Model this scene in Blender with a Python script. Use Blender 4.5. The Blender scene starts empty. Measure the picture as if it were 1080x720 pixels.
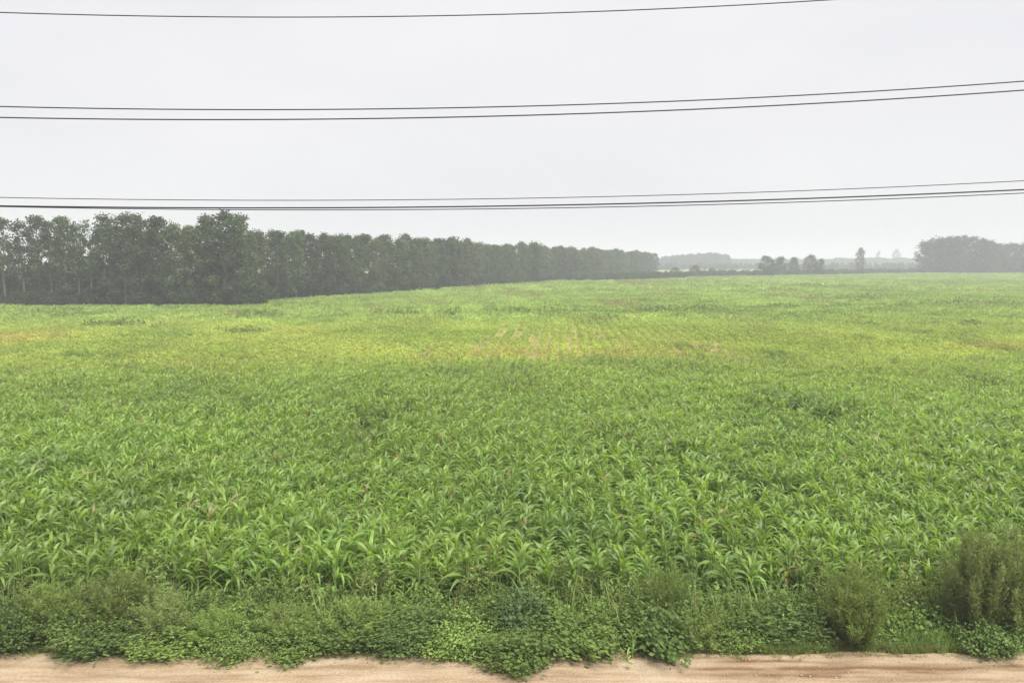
import bpy, math, random
import numpy as np
from mathutils import Vector, Matrix, Euler

rng = np.random.default_rng(7)
random.seed(7)
S = bpy.context.scene
COL = S.collection

# ------------------------------------------------------------------ camera
CAM_H = 7.0
F = 840.0                       # focal length in photo pixels (1080 wide)
PITCH = math.atan(85 / F)
cam_d = bpy.data.cameras.new('camera')
cam_d.sensor_width = 36.0
cam_d.lens = 36.0 * F / 1080
cam_d.clip_start = 0.1
cam_d.clip_end = 12000
cam = bpy.data.objects.new('camera', cam_d)
cam.location = (0, 0, CAM_H)
cam.rotation_euler = (math.pi / 2 - PITCH, 0, 0)
COL.objects.link(cam)
S.camera = cam

# ------------------------------------------------------------------ sky and sun
EXPOSURE = 1.9
SUN_EL, SUN_AZ = math.radians(60), math.radians(135)      # azimuth clockwise from +Y
W = bpy.data.worlds.new('World')
S.world = W
W.use_nodes = True
wn, wl = W.node_tree.nodes, W.node_tree.links
wn.clear()
w_out = wn.new('ShaderNodeOutputWorld')
w_bg = wn.new('ShaderNodeBackground')
w_bg.inputs['Strength'].default_value = 0.0588
sky = wn.new('ShaderNodeTexSky')
sky.sky_type = 'NISHITA'
sky.sun_disc = False
sky.sun_elevation = SUN_EL
sky.sun_rotation = SUN_AZ
sky.dust_density = 6.0
hsv = wn.new('ShaderNodeHueSaturation')
hsv.inputs['Saturation'].default_value = 0.25
hsv.inputs['Value'].default_value = 0.6
wl.new(sky.outputs[0], hsv.inputs['Color'])
w_tc = wn.new('ShaderNodeTexCoord')
w_map = wn.new('ShaderNodeMapping')
w_map.inputs['Scale'].default_value = (1.6, 1.6, 4.0)
wl.new(w_tc.outputs['Generated'], w_map.inputs['Vector'])
w_no = wn.new('ShaderNodeTexNoise')
w_no.inputs['Scale'].default_value = 1.4
w_no.inputs['Detail'].default_value = 4
wl.new(w_map.outputs[0], w_no.inputs['Vector'])
w_ra = wn.new('ShaderNodeValToRGB')               # overcast cloud sheet, faint variation only
w_ra.color_ramp.elements[0].position = 0.3
w_ra.color_ramp.elements[0].color = (0.905, 0.912, 0.95, 1)
w_ra.color_ramp.elements[1].position = 0.7
w_ra.color_ramp.elements[1].color = (1.01, 1.005, 1.03, 1)
wl.new(w_no.outputs['Fac'], w_ra.inputs['Fac'])
w_gain = wn.new('ShaderNodeVectorMath')
w_gain.operation = 'SCALE'
w_gain.inputs['Scale'].default_value = 4.45
wl.new(w_ra.outputs[0], w_gain.inputs[0])
w_mix = wn.new('ShaderNodeMix')
w_mix.data_type = 'RGBA'
w_mix.inputs['Factor'].default_value = 0.88
wl.new(hsv.outputs[0], w_mix.inputs['A'])
wl.new(w_gain.outputs[0], w_mix.inputs['B'])
wl.new(w_mix.outputs['Result'], w_bg.inputs['Color'])
wl.new(w_bg.outputs[0], w_out.inputs['Surface'])

sun_d = bpy.data.lights.new('sun', 'SUN')
sun_d.energy = 2.2
sun_d.angle = math.radians(35)
sun_d.color = (1.0, 0.975, 0.93)
sun = bpy.data.objects.new('sun', sun_d)
sdir = Vector((math.sin(SUN_AZ) * math.cos(SUN_EL), math.cos(SUN_AZ) * math.cos(SUN_EL), math.sin(SUN_EL)))
sun.rotation_euler = (-sdir).to_track_quat('-Z', 'Y').to_euler()
sun.location = (0, 0, 60)
COL.objects.link(sun)

S.view_settings.view_transform = 'Standard'
S.view_settings.look = 'None'
S.view_settings.exposure = EXPOSURE
S.view_settings.gamma = 1.0
S.view_settings.use_curve_mapping = False
S.render.engine = 'CYCLES'
S.cycles.max_bounces = 6
S.cycles.diffuse_bounces = 3
S.cycles.transmission_bounces = 4
S.cycles.transparent_max_bounces = 8
S.cycles.volume_bounces = 1

# ------------------------------------------------------------------ helpers
cp, sp = math.cos(PITCH), math.sin(PITCH)


def ray(px, py):
    u, v = (px - 540) / F, -(py - 360) / F
    return Vector((u, cp + v * sp, -sp + v * cp))


def ground(px, py, z=0.0):
    d = ray(px, py)
    t = (z - CAM_H) / d.z
    return Vector((d.x * t, d.y * t, z))


def at(px, py, Y):
    d = ray(px, py)
    t = Y / d.y
    return Vector((d.x * t, Y, CAM_H + d.z * t))


def _hash(ix, iy, seed):
    n = (ix.astype(np.int64) * 374761393 + iy.astype(np.int64) * 668265263 + seed * 974634581) & 0x7fffffff
    n = ((n ^ (n >> 13)) * 1274126177) & 0x7fffffff
    return ((n ^ (n >> 16)) & 0xffff) / 65535.0


def vnoise(x, y, seed=0):
    x, y = np.asarray(x, float), np.asarray(y, float)
    ix, iy = np.floor(x), np.floor(y)
    fx, fy = x - ix, y - iy
    fx, fy = fx * fx * (3 - 2 * fx), fy * fy * (3 - 2 * fy)
    a, b = _hash(ix, iy, seed), _hash(ix + 1, iy, seed)
    c, d = _hash(ix, iy + 1, seed), _hash(ix + 1, iy + 1, seed)
    return (a * (1 - fx) + b * fx) * (1 - fy) + (c * (1 - fx) + d * fx) * fy


def fbm(x, y, seed=0, o=3):
    s, a, t = 0, 1.0, 0
    x, y = np.asarray(x, float), np.asarray(y, float)
    for k in range(o):
        s = s + a * vnoise(x * 2 ** k, y * 2 ** k, seed + k * 17)
        t += a
        a *= 0.5
    return s / t


def make_mesh(name, verts, faces, mats=(), smooth=True, attrs=None, mat_idx=None):
    me = bpy.data.meshes.new(name)
    verts = np.asarray(verts, dtype=np.float32)
    if isinstance(faces, np.ndarray):
        k = faces.shape[1]
        flat = faces.ravel().astype(np.int32)
        n = len(faces)
        starts = np.arange(0, n * k, k, dtype=np.int32)
        me.vertices.add(len(verts))
        me.vertices.foreach_set('co', verts.ravel())
        me.loops.add(len(flat))
        me.loops.foreach_set('vertex_index', flat)
        me.polygons.add(n)
        me.polygons.foreach_set('loop_start', starts)
        me.polygons.foreach_set('use_smooth', np.full(n, smooth, dtype=bool))
        me.update(calc_edges=True)
    else:
        me.from_pydata([tuple(map(float, v)) for v in verts], [], faces)
        me.polygons.foreach_set('use_smooth', np.full(len(me.polygons), smooth, dtype=bool))
        me.update()
    for m in mats:
        me.materials.append(m)
    if mat_idx is not None:
        me.polygons.foreach_set('material_index', np.asarray(mat_idx, dtype=np.int32))
    for an, av in (attrs or {}).items():
        a = me.attributes.new(an, 'FLOAT', 'POINT')
        a.data.foreach_set('value', np.asarray(av, dtype=np.float32))
    return me


def link(name, data, parent=None, loc=(0, 0, 0), rot=(0, 0, 0), scale=(1, 1, 1)):
    o = bpy.data.objects.new(name, data)
    o.location, o.rotation_euler, o.scale = loc, rot, scale
    COL.objects.link(o)
    if parent:
        o.parent = parent
    return o


def tag(o, label=None, cat=None, group=None, kind=None):
    if label: o['label'] = label
    if cat: o['category'] = cat
    if group: o['group'] = group
    if kind: o['kind'] = kind
    return o


def thing(name, label, cat, group=None, loc=(0, 0, 0), rotz=0.0, scale=1.0):
    o = link(name, None, None, loc, (0, 0, rotz), (scale,) * 3)
    o.empty_display_size = 0.2
    return tag(o, label, cat, group)


def tint(o, c):
    o['tint'] = [float(v) for v in c]


class Geo:
    """collects quads / polygons into one mesh"""
    def __init__(s):
        s.v, s.f, s.a, s.m, s.n = [], [], [], [], 0

    def add(s, v, f, a=None, m=0):
        v = np.asarray(v, float)
        f = np.asarray(f, int)
        s.v.append(v)
        s.f.append(f + s.n)
        s.a.append(np.zeros(len(v)) if a is None else np.asarray(a, float))
        s.m.append(np.full(len(f), m))
        s.n += len(v)

    def mesh(s, name, mats, smooth=True, attr='rib'):
        return make_mesh(name, np.concatenate(s.v), np.concatenate(s.f), mats, smooth,
                         {attr: np.concatenate(s.a)}, np.concatenate(s.m))


def tube(path, radii, n=6):
    """quads of a tapered tube along a path"""
    path = [Vector(p) for p in path]
    vs, fs = [], []
    for i, p in enumerate(path):
        d = (path[min(i + 1, len(path) - 1)] - path[max(i - 1, 0)])
        d = d.normalized() if d.length > 1e-9 else Vector((0, 0, 1))
        ref = Vector((1, 0, 0)) if abs(d.x) < 0.8 else Vector((0, 1, 0))
        u = d.cross(ref).normalized()
        w = d.cross(u)
        for k in range(n):
            a = 2 * math.pi * k / n
            vs.append(p + (u * math.cos(a) + w * math.sin(a)) * radii[i])
    for i in range(len(path) - 1):
        for k in range(n):
            fs.append((i * n + k, i * n + (k + 1) % n, (i + 1) * n + (k + 1) % n, (i + 1) * n + k))
    return np.array([tuple(v) for v in vs]), np.array(fs)


def leaf_quads(c, nrm, size, aspect=0.55, r=rng, fold=0.15):
    """diamond leaves (one quad each, slightly folded) at centres c, facing nrm"""
    n = len(c)
    nrm = nrm / (np.linalg.norm(nrm, axis=1, keepdims=True) + 1e-9)
    t = r.normal(size=(n, 3))
    t -= nrm * (t * nrm).sum(1, keepdims=True)
    t /= np.linalg.norm(t, axis=1, keepdims=True) + 1e-9
    b = np.cross(nrm, t)
    s = np.broadcast_to(np.asarray(size, float), (n,))[:, None]
    v = np.empty((n, 4, 3))
    v[:, 0] = c - t * s * 0.5
    v[:, 1] = c + b * s * 0.5 * aspect - nrm * s * fold - t * s * 0.08
    v[:, 2] = c + t * s * 0.5 - nrm * s * fold * 0.8
    v[:, 3] = c - b * s * 0.5 * aspect - nrm * s * fold - t * s * 0.08
    f = np.arange(n * 4).reshape(n, 4)
    return v.reshape(-1, 3), f


# ------------------------------------------------------------------ materials
def base_mat(name):
    m = bpy.data.materials.new(name)
    m.use_nodes = True
    nt = m.node_tree
    nt.nodes.clear()
    return m, nt.nodes, nt.links, nt.nodes.new('ShaderNodeOutputMaterial')


def mixc(N, L, fac, a, b, blend='MIX'):
    x = N.new('ShaderNodeMix')
    x.data_type = 'RGBA'
    x.blend_type = blend
    for k, v in (('Factor', fac), ('A', a), ('B', b)):
        if isinstance(v, (int, float)):
            x.inputs[k].default_value = v
        elif isinstance(v, (tuple, list)):
            x.inputs[k].default_value = (*v[:3], 1)
        else:
            L.new(v, x.inputs[k])
    return x.outputs['Result']


def math_n(N, L, op, a, b=0.0, clamp=False):
    x = N.new('ShaderNodeMath')
    x.operation = op
    x.use_clamp = clamp
    for k, v in ((0, a), (1, b)):
        if isinstance(v, (int, float)):
            x.inputs[k].default_value = v
        else:
            L.new(v, x.inputs[k])
    return x.outputs[0]


def leaf_mat(name, rough=0.45, transl=0.35, spec=0.4, vary=0.35, tr_gain=(1.25, 1.3, 0.6), rib=0.0, noise_scale=9.0):
    """leaf material: albedo from the plant's own tint, varied from plant to plant and along the leaf"""
    m, N, L, out = base_mat(name)
    at_ = N.new('ShaderNodeAttribute')
    at_.attribute_type = 'INSTANCER'
    at_.attribute_name = 'tint'
    oi = N.new('ShaderNodeObjectInfo')
    geo = N.new('ShaderNodeNewGeometry')
    no = N.new('ShaderNodeTexNoise')
    no.inputs['Scale'].default_value = noise_scale
    no.inputs['Detail'].default_value = 2
    L.new(geo.outputs['Position'], no.inputs['Vector'])
    lv = N.new('ShaderNodeAttribute')
    lv.attribute_name = 'rib'
    # brightness factor 1-vary .. 1+vary
    f1 = math_n(N, L, 'MULTIPLY_ADD', oi.outputs['Random'], vary)
    N[-1].inputs[2].default_value = 1 - vary / 2
    f2 = math_n(N, L, 'MULTIPLY_ADD', no.outputs['Fac'], vary * 1.6)
    N[-1].inputs[2].default_value = 1 - vary * 0.8
    f = math_n(N, L, 'MULTIPLY', f1, f2)
    sc = N.new('ShaderNodeVectorMath')
    sc.operation = 'SCALE'
    L.new(at_.outputs['Vector'], sc.inputs[0])
    L.new(f, sc.inputs['Scale'])
    col = sc.outputs[0]
    if rib:
        rf = math_n(N, L, 'MULTIPLY', lv.outputs['Fac'], rib, True)
        col = mixc(N, L, rf, col, (0.26, 0.32, 0.12))
    bs = N.new('ShaderNodeBsdfPrincipled')
    L.new(col, bs.inputs['Base Color'])
    bs.inputs['Roughness'].default_value = rough
    bs.inputs['Specular IOR Level'].default_value = spec
    tr = N.new('ShaderNodeBsdfTranslucent')
    tg = N.new('ShaderNodeVectorMath')
    tg.operation = 'MULTIPLY'
    L.new(col, tg.inputs[0])
    tg.inputs[1].default_value = tr_gain
    L.new(tg.outputs[0], tr.inputs['Color'])
    mx = N.new('ShaderNodeMixShader')
    mx.inputs[0].default_value = transl
    L.new(bs.outputs[0], mx.inputs[1])
    L.new(tr.outputs[0], mx.inputs[2])
    L.new(mx.outputs[0], out.inputs['Surface'])
    return m


def plain_mat(name, c1, c2, scale=6.0, rough=0.85, bump=0.3, detail=5, spec=0.2):
    m, N, L, out = base_mat(name)
    geo = N.new('ShaderNodeNewGeometry')
    no = N.new('ShaderNodeTexNoise')
    no.inputs['Scale'].default_value = scale
    no.inputs['Detail'].default_value = detail
    L.new(geo.outputs['Position'], no.inputs['Vector'])
    col = mixc(N, L, no.outputs['Fac'], c1, c2)
    bs = N.new('ShaderNodeBsdfPrincipled')
    L.new(col, bs.inputs['Base Color'])
    bs.inputs['Roughness'].default_value = rough
    bs.inputs['Specular IOR Level'].default_value = spec
    if bump:
        bp = N.new('ShaderNodeBump')
        bp.inputs['Strength'].default_value = bump
        bp.inputs['Distance'].default_value = 0.02
        L.new(no.outputs['Fac'], bp.inputs['Height'])
        L.new(bp.outputs[0], bs.inputs['Normal'])
    L.new(bs.outputs[0], out.inputs['Surface'])
    return m


M_MAIZE = leaf_mat('maize_leaf', rough=0.45, transl=0.52, spec=0.4, vary=0.5, rib=0.4)
M_CROP = leaf_mat('crop_leaf', rough=0.7, transl=0.38, spec=0.12, vary=0.22)
M_GRASS = leaf_mat('grass_blade', rough=0.55, transl=0.4, spec=0.3, vary=0.35)
M_SHRUB = leaf_mat('shrub_leaf', rough=0.55, transl=0.38, spec=0.16, vary=0.5, noise_scale=11)
M_CROWN = leaf_mat('tree_leaf', rough=0.65, transl=0.35, spec=0.12, vary=0.5, noise_scale=0.4)
M_STALK = plain_mat('maize_stalk', (0.12, 0.2, 0.05), (0.2, 0.25, 0.09), 12, 0.6, 0.1)
M_STEM = plain_mat('shrub_stem', (0.13, 0.1, 0.055), (0.2, 0.16, 0.09), 20, 0.8, 0.2)
M_BARK = plain_mat('poplar_bark', (0.08, 0.075, 0.06), (0.15, 0.14, 0.12), 3.0, 0.9, 0.5)
M_WIRE = plain_mat('cable_sheath', (0.018, 0.018, 0.02), (0.035, 0.033, 0.035), 3.0, 0.6, 0.0, spec=0.3)
M_STONE = plain_mat('pale_stone', (0.2, 0.14, 0.09), (0.34, 0.26, 0.18), 25, 0.9, 0.4)

# road: pale trodden dirt
def road_mat():
    m, N, L, out = base_mat('dirt')
    geo = N.new('ShaderNodeNewGeometry')
    mp = N.new('ShaderNodeMapping')
    mp.inputs['Scale'].default_value = (0.25, 1.9, 1)
    L.new(geo.outputs['Position'], mp.inputs['Vector'])
    n1 = N.new('ShaderNodeTexNoise')
    n1.inputs['Scale'].default_value = 2.6
    n1.inputs['Detail'].default_value = 6
    n1.inputs['Roughness'].default_value = 0.62
    L.new(mp.outputs[0], n1.inputs['Vector'])
    n2 = N.new('ShaderNodeTexNoise')
    n2.inputs['Scale'].default_value = 22
    n2.inputs['Detail'].default_value = 6
    L.new(geo.outputs['Position'], n2.inputs['Vector'])
    r = N.new('ShaderNodeValToRGB')
    e = r.color_ramp.elements
    e[0].position, e[0].color = 0.36, (0.2, 0.142, 0.085, 1)
    e[1].position, e[1].color = 0.64, (0.32, 0.252, 0.172, 1)
    x = e.new(0.5)
    x.color = (0.272, 0.202, 0.13, 1)
    L.new(n1.outputs['Fac'], r.inputs['Fac'])
    col = mixc(N, L, 0.5, r.outputs[0], n2.outputs['Fac'], 'SOFT_LIGHT')
    wet = N.new('ShaderNodeAttribute')
    wet.attribute_name = 'rut'
    col = mixc(N, L, wet.outputs['Fac'], col, (0.13, 0.075, 0.038))
    bs = N.new('ShaderNodeBsdfPrincipled')
    bs.inputs['Roughness'].default_value = 0.95
    bs.inputs['Specular IOR Level'].default_value = 0.1
    L.new(col, bs.inputs['Base Color'])
    bp = N.new('ShaderNodeBump')
    bp.inputs['Strength'].default_value = 0.6
    bp.inputs['Distance'].default_value = 0.03
    L.new(n2.outputs['Fac'], bp.inputs['Height'])
    L.new(bp.outputs[0], bs.inputs['Normal'])
    L.new(bs.outputs[0], out.inputs['Surface'])
    return m


def field_mat():
    """soil and low herbage between the plants; which of the two dominates depends on the strip of land"""
    m, N, L, out = base_mat('field_soil')
    geo = N.new('ShaderNodeNewGeometry')
    sep = N.new('ShaderNodeSeparateXYZ')
    L.new(geo.outputs['Position'], sep.inputs[0])
    n1 = N.new('ShaderNodeTexNoise')
    n1.inputs['Scale'].default_value = 0.06
    n1.inputs['Detail'].default_value = 5
    L.new(geo.outputs['Position'], n1.inputs['Vector'])
    n2 = N.new('ShaderNodeTexNoise')
    n2.inputs['Scale'].default_value = 0.9
    n2.inputs['Detail'].default_value = 6
    L.new(geo.outputs['Position'], n2.inputs['Vector'])
    y = math_n(N, L, 'MULTIPLY_ADD', n1.outputs['Fac'], 26.0)
    N[-1].inputs[2].default_value = -13.0
    y = math_n(N, L, 'ADD', y, sep.outputs['Y'])
    y = math_n(N, L, 'DIVIDE', y, 500.0)
    r = N.new('ShaderNodeValToRGB')
    e = r.color_ramp.elements
    e[0].position, e[0].color = 0.0, (0.15, 0.11, 0.05, 1)
    e[1].position, e[1].color = 1.0, (0.15, 0.2, 0.075, 1)
    for p, c in ((0.09, (0.14, 0.12, 0.04)), (0.115, (0.19, 0.15, 0.06)), (0.15, (0.21, 0.185, 0.06)),
                 (0.2, (0.19, 0.25, 0.06)), (0.4, (0.18, 0.26, 0.065)), (0.75, (0.15, 0.215, 0.07))):
        x = e.new(p)
        x.color = (*c, 1)
    L.new(y, r.inputs['Fac'])
    g = math_n(N, L, 'MULTIPLY_ADD', n2.outputs['Fac'], 0.9)
    N[-1].inputs[2].default_value = 0.55
    sc = N.new('ShaderNodeVectorMath')
    sc.operation = 'SCALE'
    L.new(r.outputs[0], sc.inputs[0])
    L.new(g, sc.inputs['Scale'])
    bs = N.new('ShaderNodeBsdfPrincipled')
    bs.inputs['Roughness'].default_value = 0.95
    bs.inputs['Specular IOR Level'].default_value = 0.1
    L.new(sc.outputs[0], bs.inputs['Base Color'])
    L.new(bs.outputs[0], out.inputs['Surface'])
    return m


# ------------------------------------------------------------------ the setting: ground, road
EDGE = 13.75                                             # where the dirt road ends and the verge begins


def edge_y(x):
    return EDGE - 0.08 * (fbm(np.asarray(x) * 0.35 + 9, np.zeros_like(np.asarray(x, float)) + 3, 5) - 0.5) \
        - 0.1 * (fbm(np.asarray(x) * 1.7, np.zeros_like(np.asarray(x, float)) + 8, 6) - 0.5) * 2


me = make_mesh('field', [(-4000, -300, 0), (4000, -300, 0), (4000, 5000, 0), (-4000, 5000, 0)], [(0, 1, 2, 3)], [field_mat()])
tag(link('field', me), kind='structure')

xs = np.concatenate([np.linspace(-60, -14, 30)[:-1], np.linspace(-14, 14, 420), np.linspace(14, 60, 30)[1:]])
ts = np.concatenate([np.linspace(0, 0.72, 12)[:-1], np.linspace(0.72, 1.0, 70)])
X, T = np.meshgrid(xs, ts)
Y = 3.0 + T * (edge_y(X) - 3.0)
rut = np.zeros_like(X)
for yc, x0, x1, wd, amp in ((13.1, 2.6, 9.5, 0.05, 0.9), (12.86, 3.2, 7.0, 0.07, 1.0), (13.32, 3.0, 6.2, 0.04, 0.8),
                           (12.75, -9.0, -3.0, 0.06, 0.35), (13.2, -8, -5, 0.04, 0.3), (12.95, 5.0, 20, 0.05, 0.5)):
    yy = yc + 0.24 * (fbm(X * 0.55, X * 0 + yc, 3) - 0.5)
    ends = np.clip((X - x0) / 1.2, 0, 1) * np.clip((x1 - X) / 1.2, 0, 1)
    rut += amp * ends * np.exp(-((Y - yy) / wd) ** 2) * np.clip(2.6 * fbm(X * 1.5, Y * 6, 11, 4) - 0.75, 0, 1.4)
damp = np.exp(-((X - 5.6) / 2.3) ** 2 - ((Y - 13.05) / 0.3) ** 2) * np.clip(3.0 * fbm(X * 0.9, Y * 4.5, 17, 4) - 0.95, 0, 1)   # damp patch
rut = np.clip(rut * 1.7 + 0.75 * damp, 0, 1)
Z = 0.05 + 0.02 * (fbm(X * 0.9, Y * 2.2, 21, 4) - 0.5) + 0.012 * (fbm(X * 6, Y * 9, 22, 3) - 0.5) - 0.014 * rut
Z = Z - 0.09 * np.clip((T - 0.985) / 0.015, 0, 1)
nx = len(xs)
ii = np.arange((len(ts) - 1) * nx).reshape(len(ts) - 1, nx)[:, :-1].ravel()
fc = np.stack([ii, ii + 1, ii + nx + 1, ii + nx], 1)
me = make_mesh('road', np.stack([X.ravel(), Y.ravel(), Z.ravel()], 1), fc, [road_mat()], True, {'rut': rut.ravel()})
tag(link('dirt_road', me), kind='structure')


# ------------------------------------------------------------------ scatter: one "stuff" object whose geometry nodes plant a kit of shapes on points
def scatter(name, pts, rot, scl, tnt, kit):
    n = len(pts)
    me = bpy.data.meshes.new(name)
    me.vertices.add(n)
    me.vertices.foreach_set('co', np.asarray(pts, np.float32).ravel())
    for an, ty, key, val in (('rot', 'FLOAT_VECTOR', 'vector', rot), ('scl', 'FLOAT', 'value', scl),
                             ('tint', 'FLOAT_VECTOR', 'vector', tnt)):
        a = me.attributes.new(an, ty, 'POINT')
        a.data.foreach_set(key, np.asarray(val, np.float32).ravel())
    a = me.attributes.new('pick', 'INT', 'POINT')
    a.data.foreach_set('value', rng.integers(0, len(kit), n).astype(np.int32))
    me.update()
    o = link(name, me)
    tag(o, kind='stuff')
    kc = bpy.data.collections.new(name + '_kit')
    for k in kit:
        kc.objects.link(bpy.data.objects.new(name + '_shape', k))
    ng = bpy.data.node_groups.new(name + '_planting', 'GeometryNodeTree')
    ng.interface.new_socket('Geometry', in_out='INPUT', socket_type='NodeSocketGeometry')
    ng.interface.new_socket('Geometry', in_out='OUTPUT', socket_type='NodeSocketGeometry')
    N, L = ng.nodes, ng.links
    gi, go = N.new('NodeGroupInput'), N.new('NodeGroupOutput')
    ci = N.new('GeometryNodeCollectionInfo')
    ci.inputs['Collection'].default_value = kc
    ci.inputs['Separate Children'].default_value = True
    ci.inputs['Reset Children'].default_value = True
    ip = N.new('GeometryNodeInstanceOnPoints')
    ip.inputs['Pick Instance'].default_value = True

    def named(nm, ty):
        x = N.new('GeometryNodeInputNamedAttribute')
        x.data_type = ty
        x.inputs['Name'].default_value = nm
        return x.outputs['Attribute']
    L.new(gi.outputs[0], ip.inputs['Points'])
    L.new(ci.outputs[0], ip.inputs['Instance'])
    L.new(named('pick', 'INT'), ip.inputs['Instance Index'])
    er = N.new('FunctionNodeEulerToRotation')
    L.new(named('rot', 'FLOAT_VECTOR'), er.inputs[0])
    L.new(er.outputs[0], ip.inputs['Rotation'])
    L.new(named('scl', 'FLOAT'), ip.inputs['Scale'])
    L.new(ip.outputs[0], go.inputs[0])
    md = o.modifiers.new('planting', 'NODES')
    md.node_group = ng
    return o


def in_view(x, y, z=0.0, m=0.06):
    """only the part of the world the photograph could see (with a margin to the side)"""
    return np.abs(x) < (0.643 + m) * np.sqrt(np.asarray(y) ** 2 * 1.0 + 1) + 2.5


ORD = ('first second third fourth fifth sixth seventh eighth ninth tenth eleventh twelfth thirteenth fourteenth fifteenth '
       'sixteenth seventeenth eighteenth nineteenth').split()
TENS = {2: 'twent', 3: 'thirt', 4: 'fort', 5: 'fift', 6: 'sixt', 7: 'sevent', 8: 'eight', 9: 'ninet'}


def nth(i):
    i += 1
    if i < 20:
        return ORD[i - 1]
    return TENS[i // 10] + ('ieth' if i % 10 == 0 else 'y-' + ORD[i % 10 - 1])


# ------------------------------------------------------------------ maize
def leaf_shape(length, width, a0, droop, r, twist=0.0, seg=7):
    """arching strap leaf along +X from its sheath, folded along the midrib"""
    v, a = [], []
    x = z = 0.0
    ang = a0
    ph = r.uniform(0, 6.28)
    side = 0.0
    for i in range(seg + 1):
        t = i / seg
        w = width * min(1.0, 0.45 + 2.6 * t) * max(0.03, (1 - t ** 2.4)) * 0.5
        tw = twist * t
        ripple = 0.12 * width * math.sin(ph + 9 * t)
        dx, dz = math.cos(tw), math.sin(tw)
        nx_, nz_ = -math.cos(ang), math.sin(ang)          # leaf normal in the arch plane (points up/back)
        foldz = 0.32 * w
        v += [(x + nx_ * (foldz + ripple), side - w * dx, z + nz_ * (foldz + ripple) - w * dz), (x, side, z),
              (x + nx_ * (foldz - ripple), side + w * dx, z + nz_ * (foldz - ripple) + w * dz)]
        a += [0, 1, 0]
        ang = a0 + droop * ((i + 1) / seg) ** 1.5
        st = length / seg
        x += st * math.sin(ang)
        z += st * math.cos(ang)
        side += 0.05 * length / seg * math.sin(ph)
    f = []
    for i in range(seg):
        b = i * 3
        f += [(b, b + 1, b + 4, b + 3), (b + 1, b + 2, b + 5, b + 4)]
    return np.array(v), np.array(f), np.array(a, float)


LEAF_GEO, LEAF_ME = [], []
for k in range(9):
    r = random.Random(100 + k)
    upright = k >= 6
    g = leaf_shape(r.uniform(0.4, 0.6) if upright else r.uniform(0.4, 0.68), r.uniform(0.052, 0.085), math.radians(r.uniform(6, 22) if upright else r.uniform(16, 46)),
                   math.radians(r.uniform(20, 105) if upright else r.uniform(90, 170)), r, r.uniform(-1.8, 1.8))
    LEAF_GEO.append(g)
    LEAF_ME.append(make_mesh('maize_leaf', g[0], g[1], [M_MAIZE], True, {'rib': g[2]}))


def plant_plan(seed):
    """stalk height and (leaf shape, matrix) list of one maize plant, 1.3 m or so high"""
    r = random.Random(seed)
    h = r.uniform(0.72, 0.9)
    n = r.randint(13, 15)
    az = r.uniform(0, 6.28)
    leaves = []
    for i in range(n):
        t = i / (n - 1)
        z = 0.1 + (h - 0.1) * t
        top = t > 0.72
        idx = r.choice([6, 7, 8]) if top else r.randrange(6)
        sc = (0.62 + 0.38 * math.sin(math.pi * (0.2 + 0.62 * t))) * r.uniform(0.88, 1.1)
        rz = az + i * math.pi + r.uniform(-1.25, 1.25)
        mt = Matrix.Translation((0, 0, z)) @ Euler((r.uniform(-.12, .12), r.uniform(-.15, .12), rz)).to_matrix().to_4x4() @ Matrix.Diagonal((sc, sc, sc, 1))
        leaves.append((idx, mt))
    path = [(0, 0, -0.03), (r.uniform(-.01, .01), r.uniform(-.01, .01), h * 0.5), (r.uniform(-.02, .02), r.uniform(-.02, .02), h + 0.05)]
    stalk = tube(path, [0.017, 0.014, 0.008], 6)
    return stalk, leaves


PLANS = [plant_plan(500 + k) for k in range(8)]
STALK_ME = [make_mesh('maize_stalk', p[0][0], p[0][1], [M_STALK]) for p in PLANS]
MAIZE_KIT = []
for p in PLANS:
    g = Geo()
    g.add(p[0][0], p[0][1], None, 1)
    for idx, mt in p[1]:
        v, f, a = LEAF_GEO[idx]
        R3 = np.array(mt.to_3x3())
        g.add(v @ R3.T + np.array(mt.translation), f, a, 0)
    MAIZE_KIT.append(g.mesh('maize', [M_MAIZE, M_STALK]))

# one strip of land after another, going away from the road: maize, thinner maize, yellowed low crop, green fallow
ROW_A = math.radians(3.4)
ca, sa = math.cos(ROW_A), math.sin(ROW_A)


def rows(y0, y1, gap, step, jit):
    """positions in rows that run away from the road"""
    half = 0.72 * y1 + 6
    u = np.arange(-half, half, gap)
    v = np.arange(0, (y1 - y0) * 1.02 + 2, step)
    U, V = np.meshgrid(u, v)
    U = U + rng.normal(0, jit, U.shape)
    V = V + rng.uniform(-step * 0.4, step * 0.4, V.shape)
    x = U * ca + V * sa
    y = y0 - 1 - U * sa * 0 + V * ca
    k = (y > y0) & (y < y1) & in_view(x, y)
    return x[k], y[k]


def lerp3(a, b, t):
    t = np.clip(t, 0, 1)[:, None]
    return np.asarray(a) * (1 - t) + np.asarray(b) * t


def band(x, y):
    """the distance from the road, warped so that strips of land have wandering borders"""
    return y + (fbm(x / 16.0, y / 16.0, 31) - 0.5) * 16 * np.clip(y / 60, 0.3, 1.6)


G_NEAR, G_MID, G_YEL, G_FAR = (0.175, 0.285, 0.054), (0.22, 0.312, 0.064), (0.32, 0.385, 0.085), (0.26, 0.345, 0.09)


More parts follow.
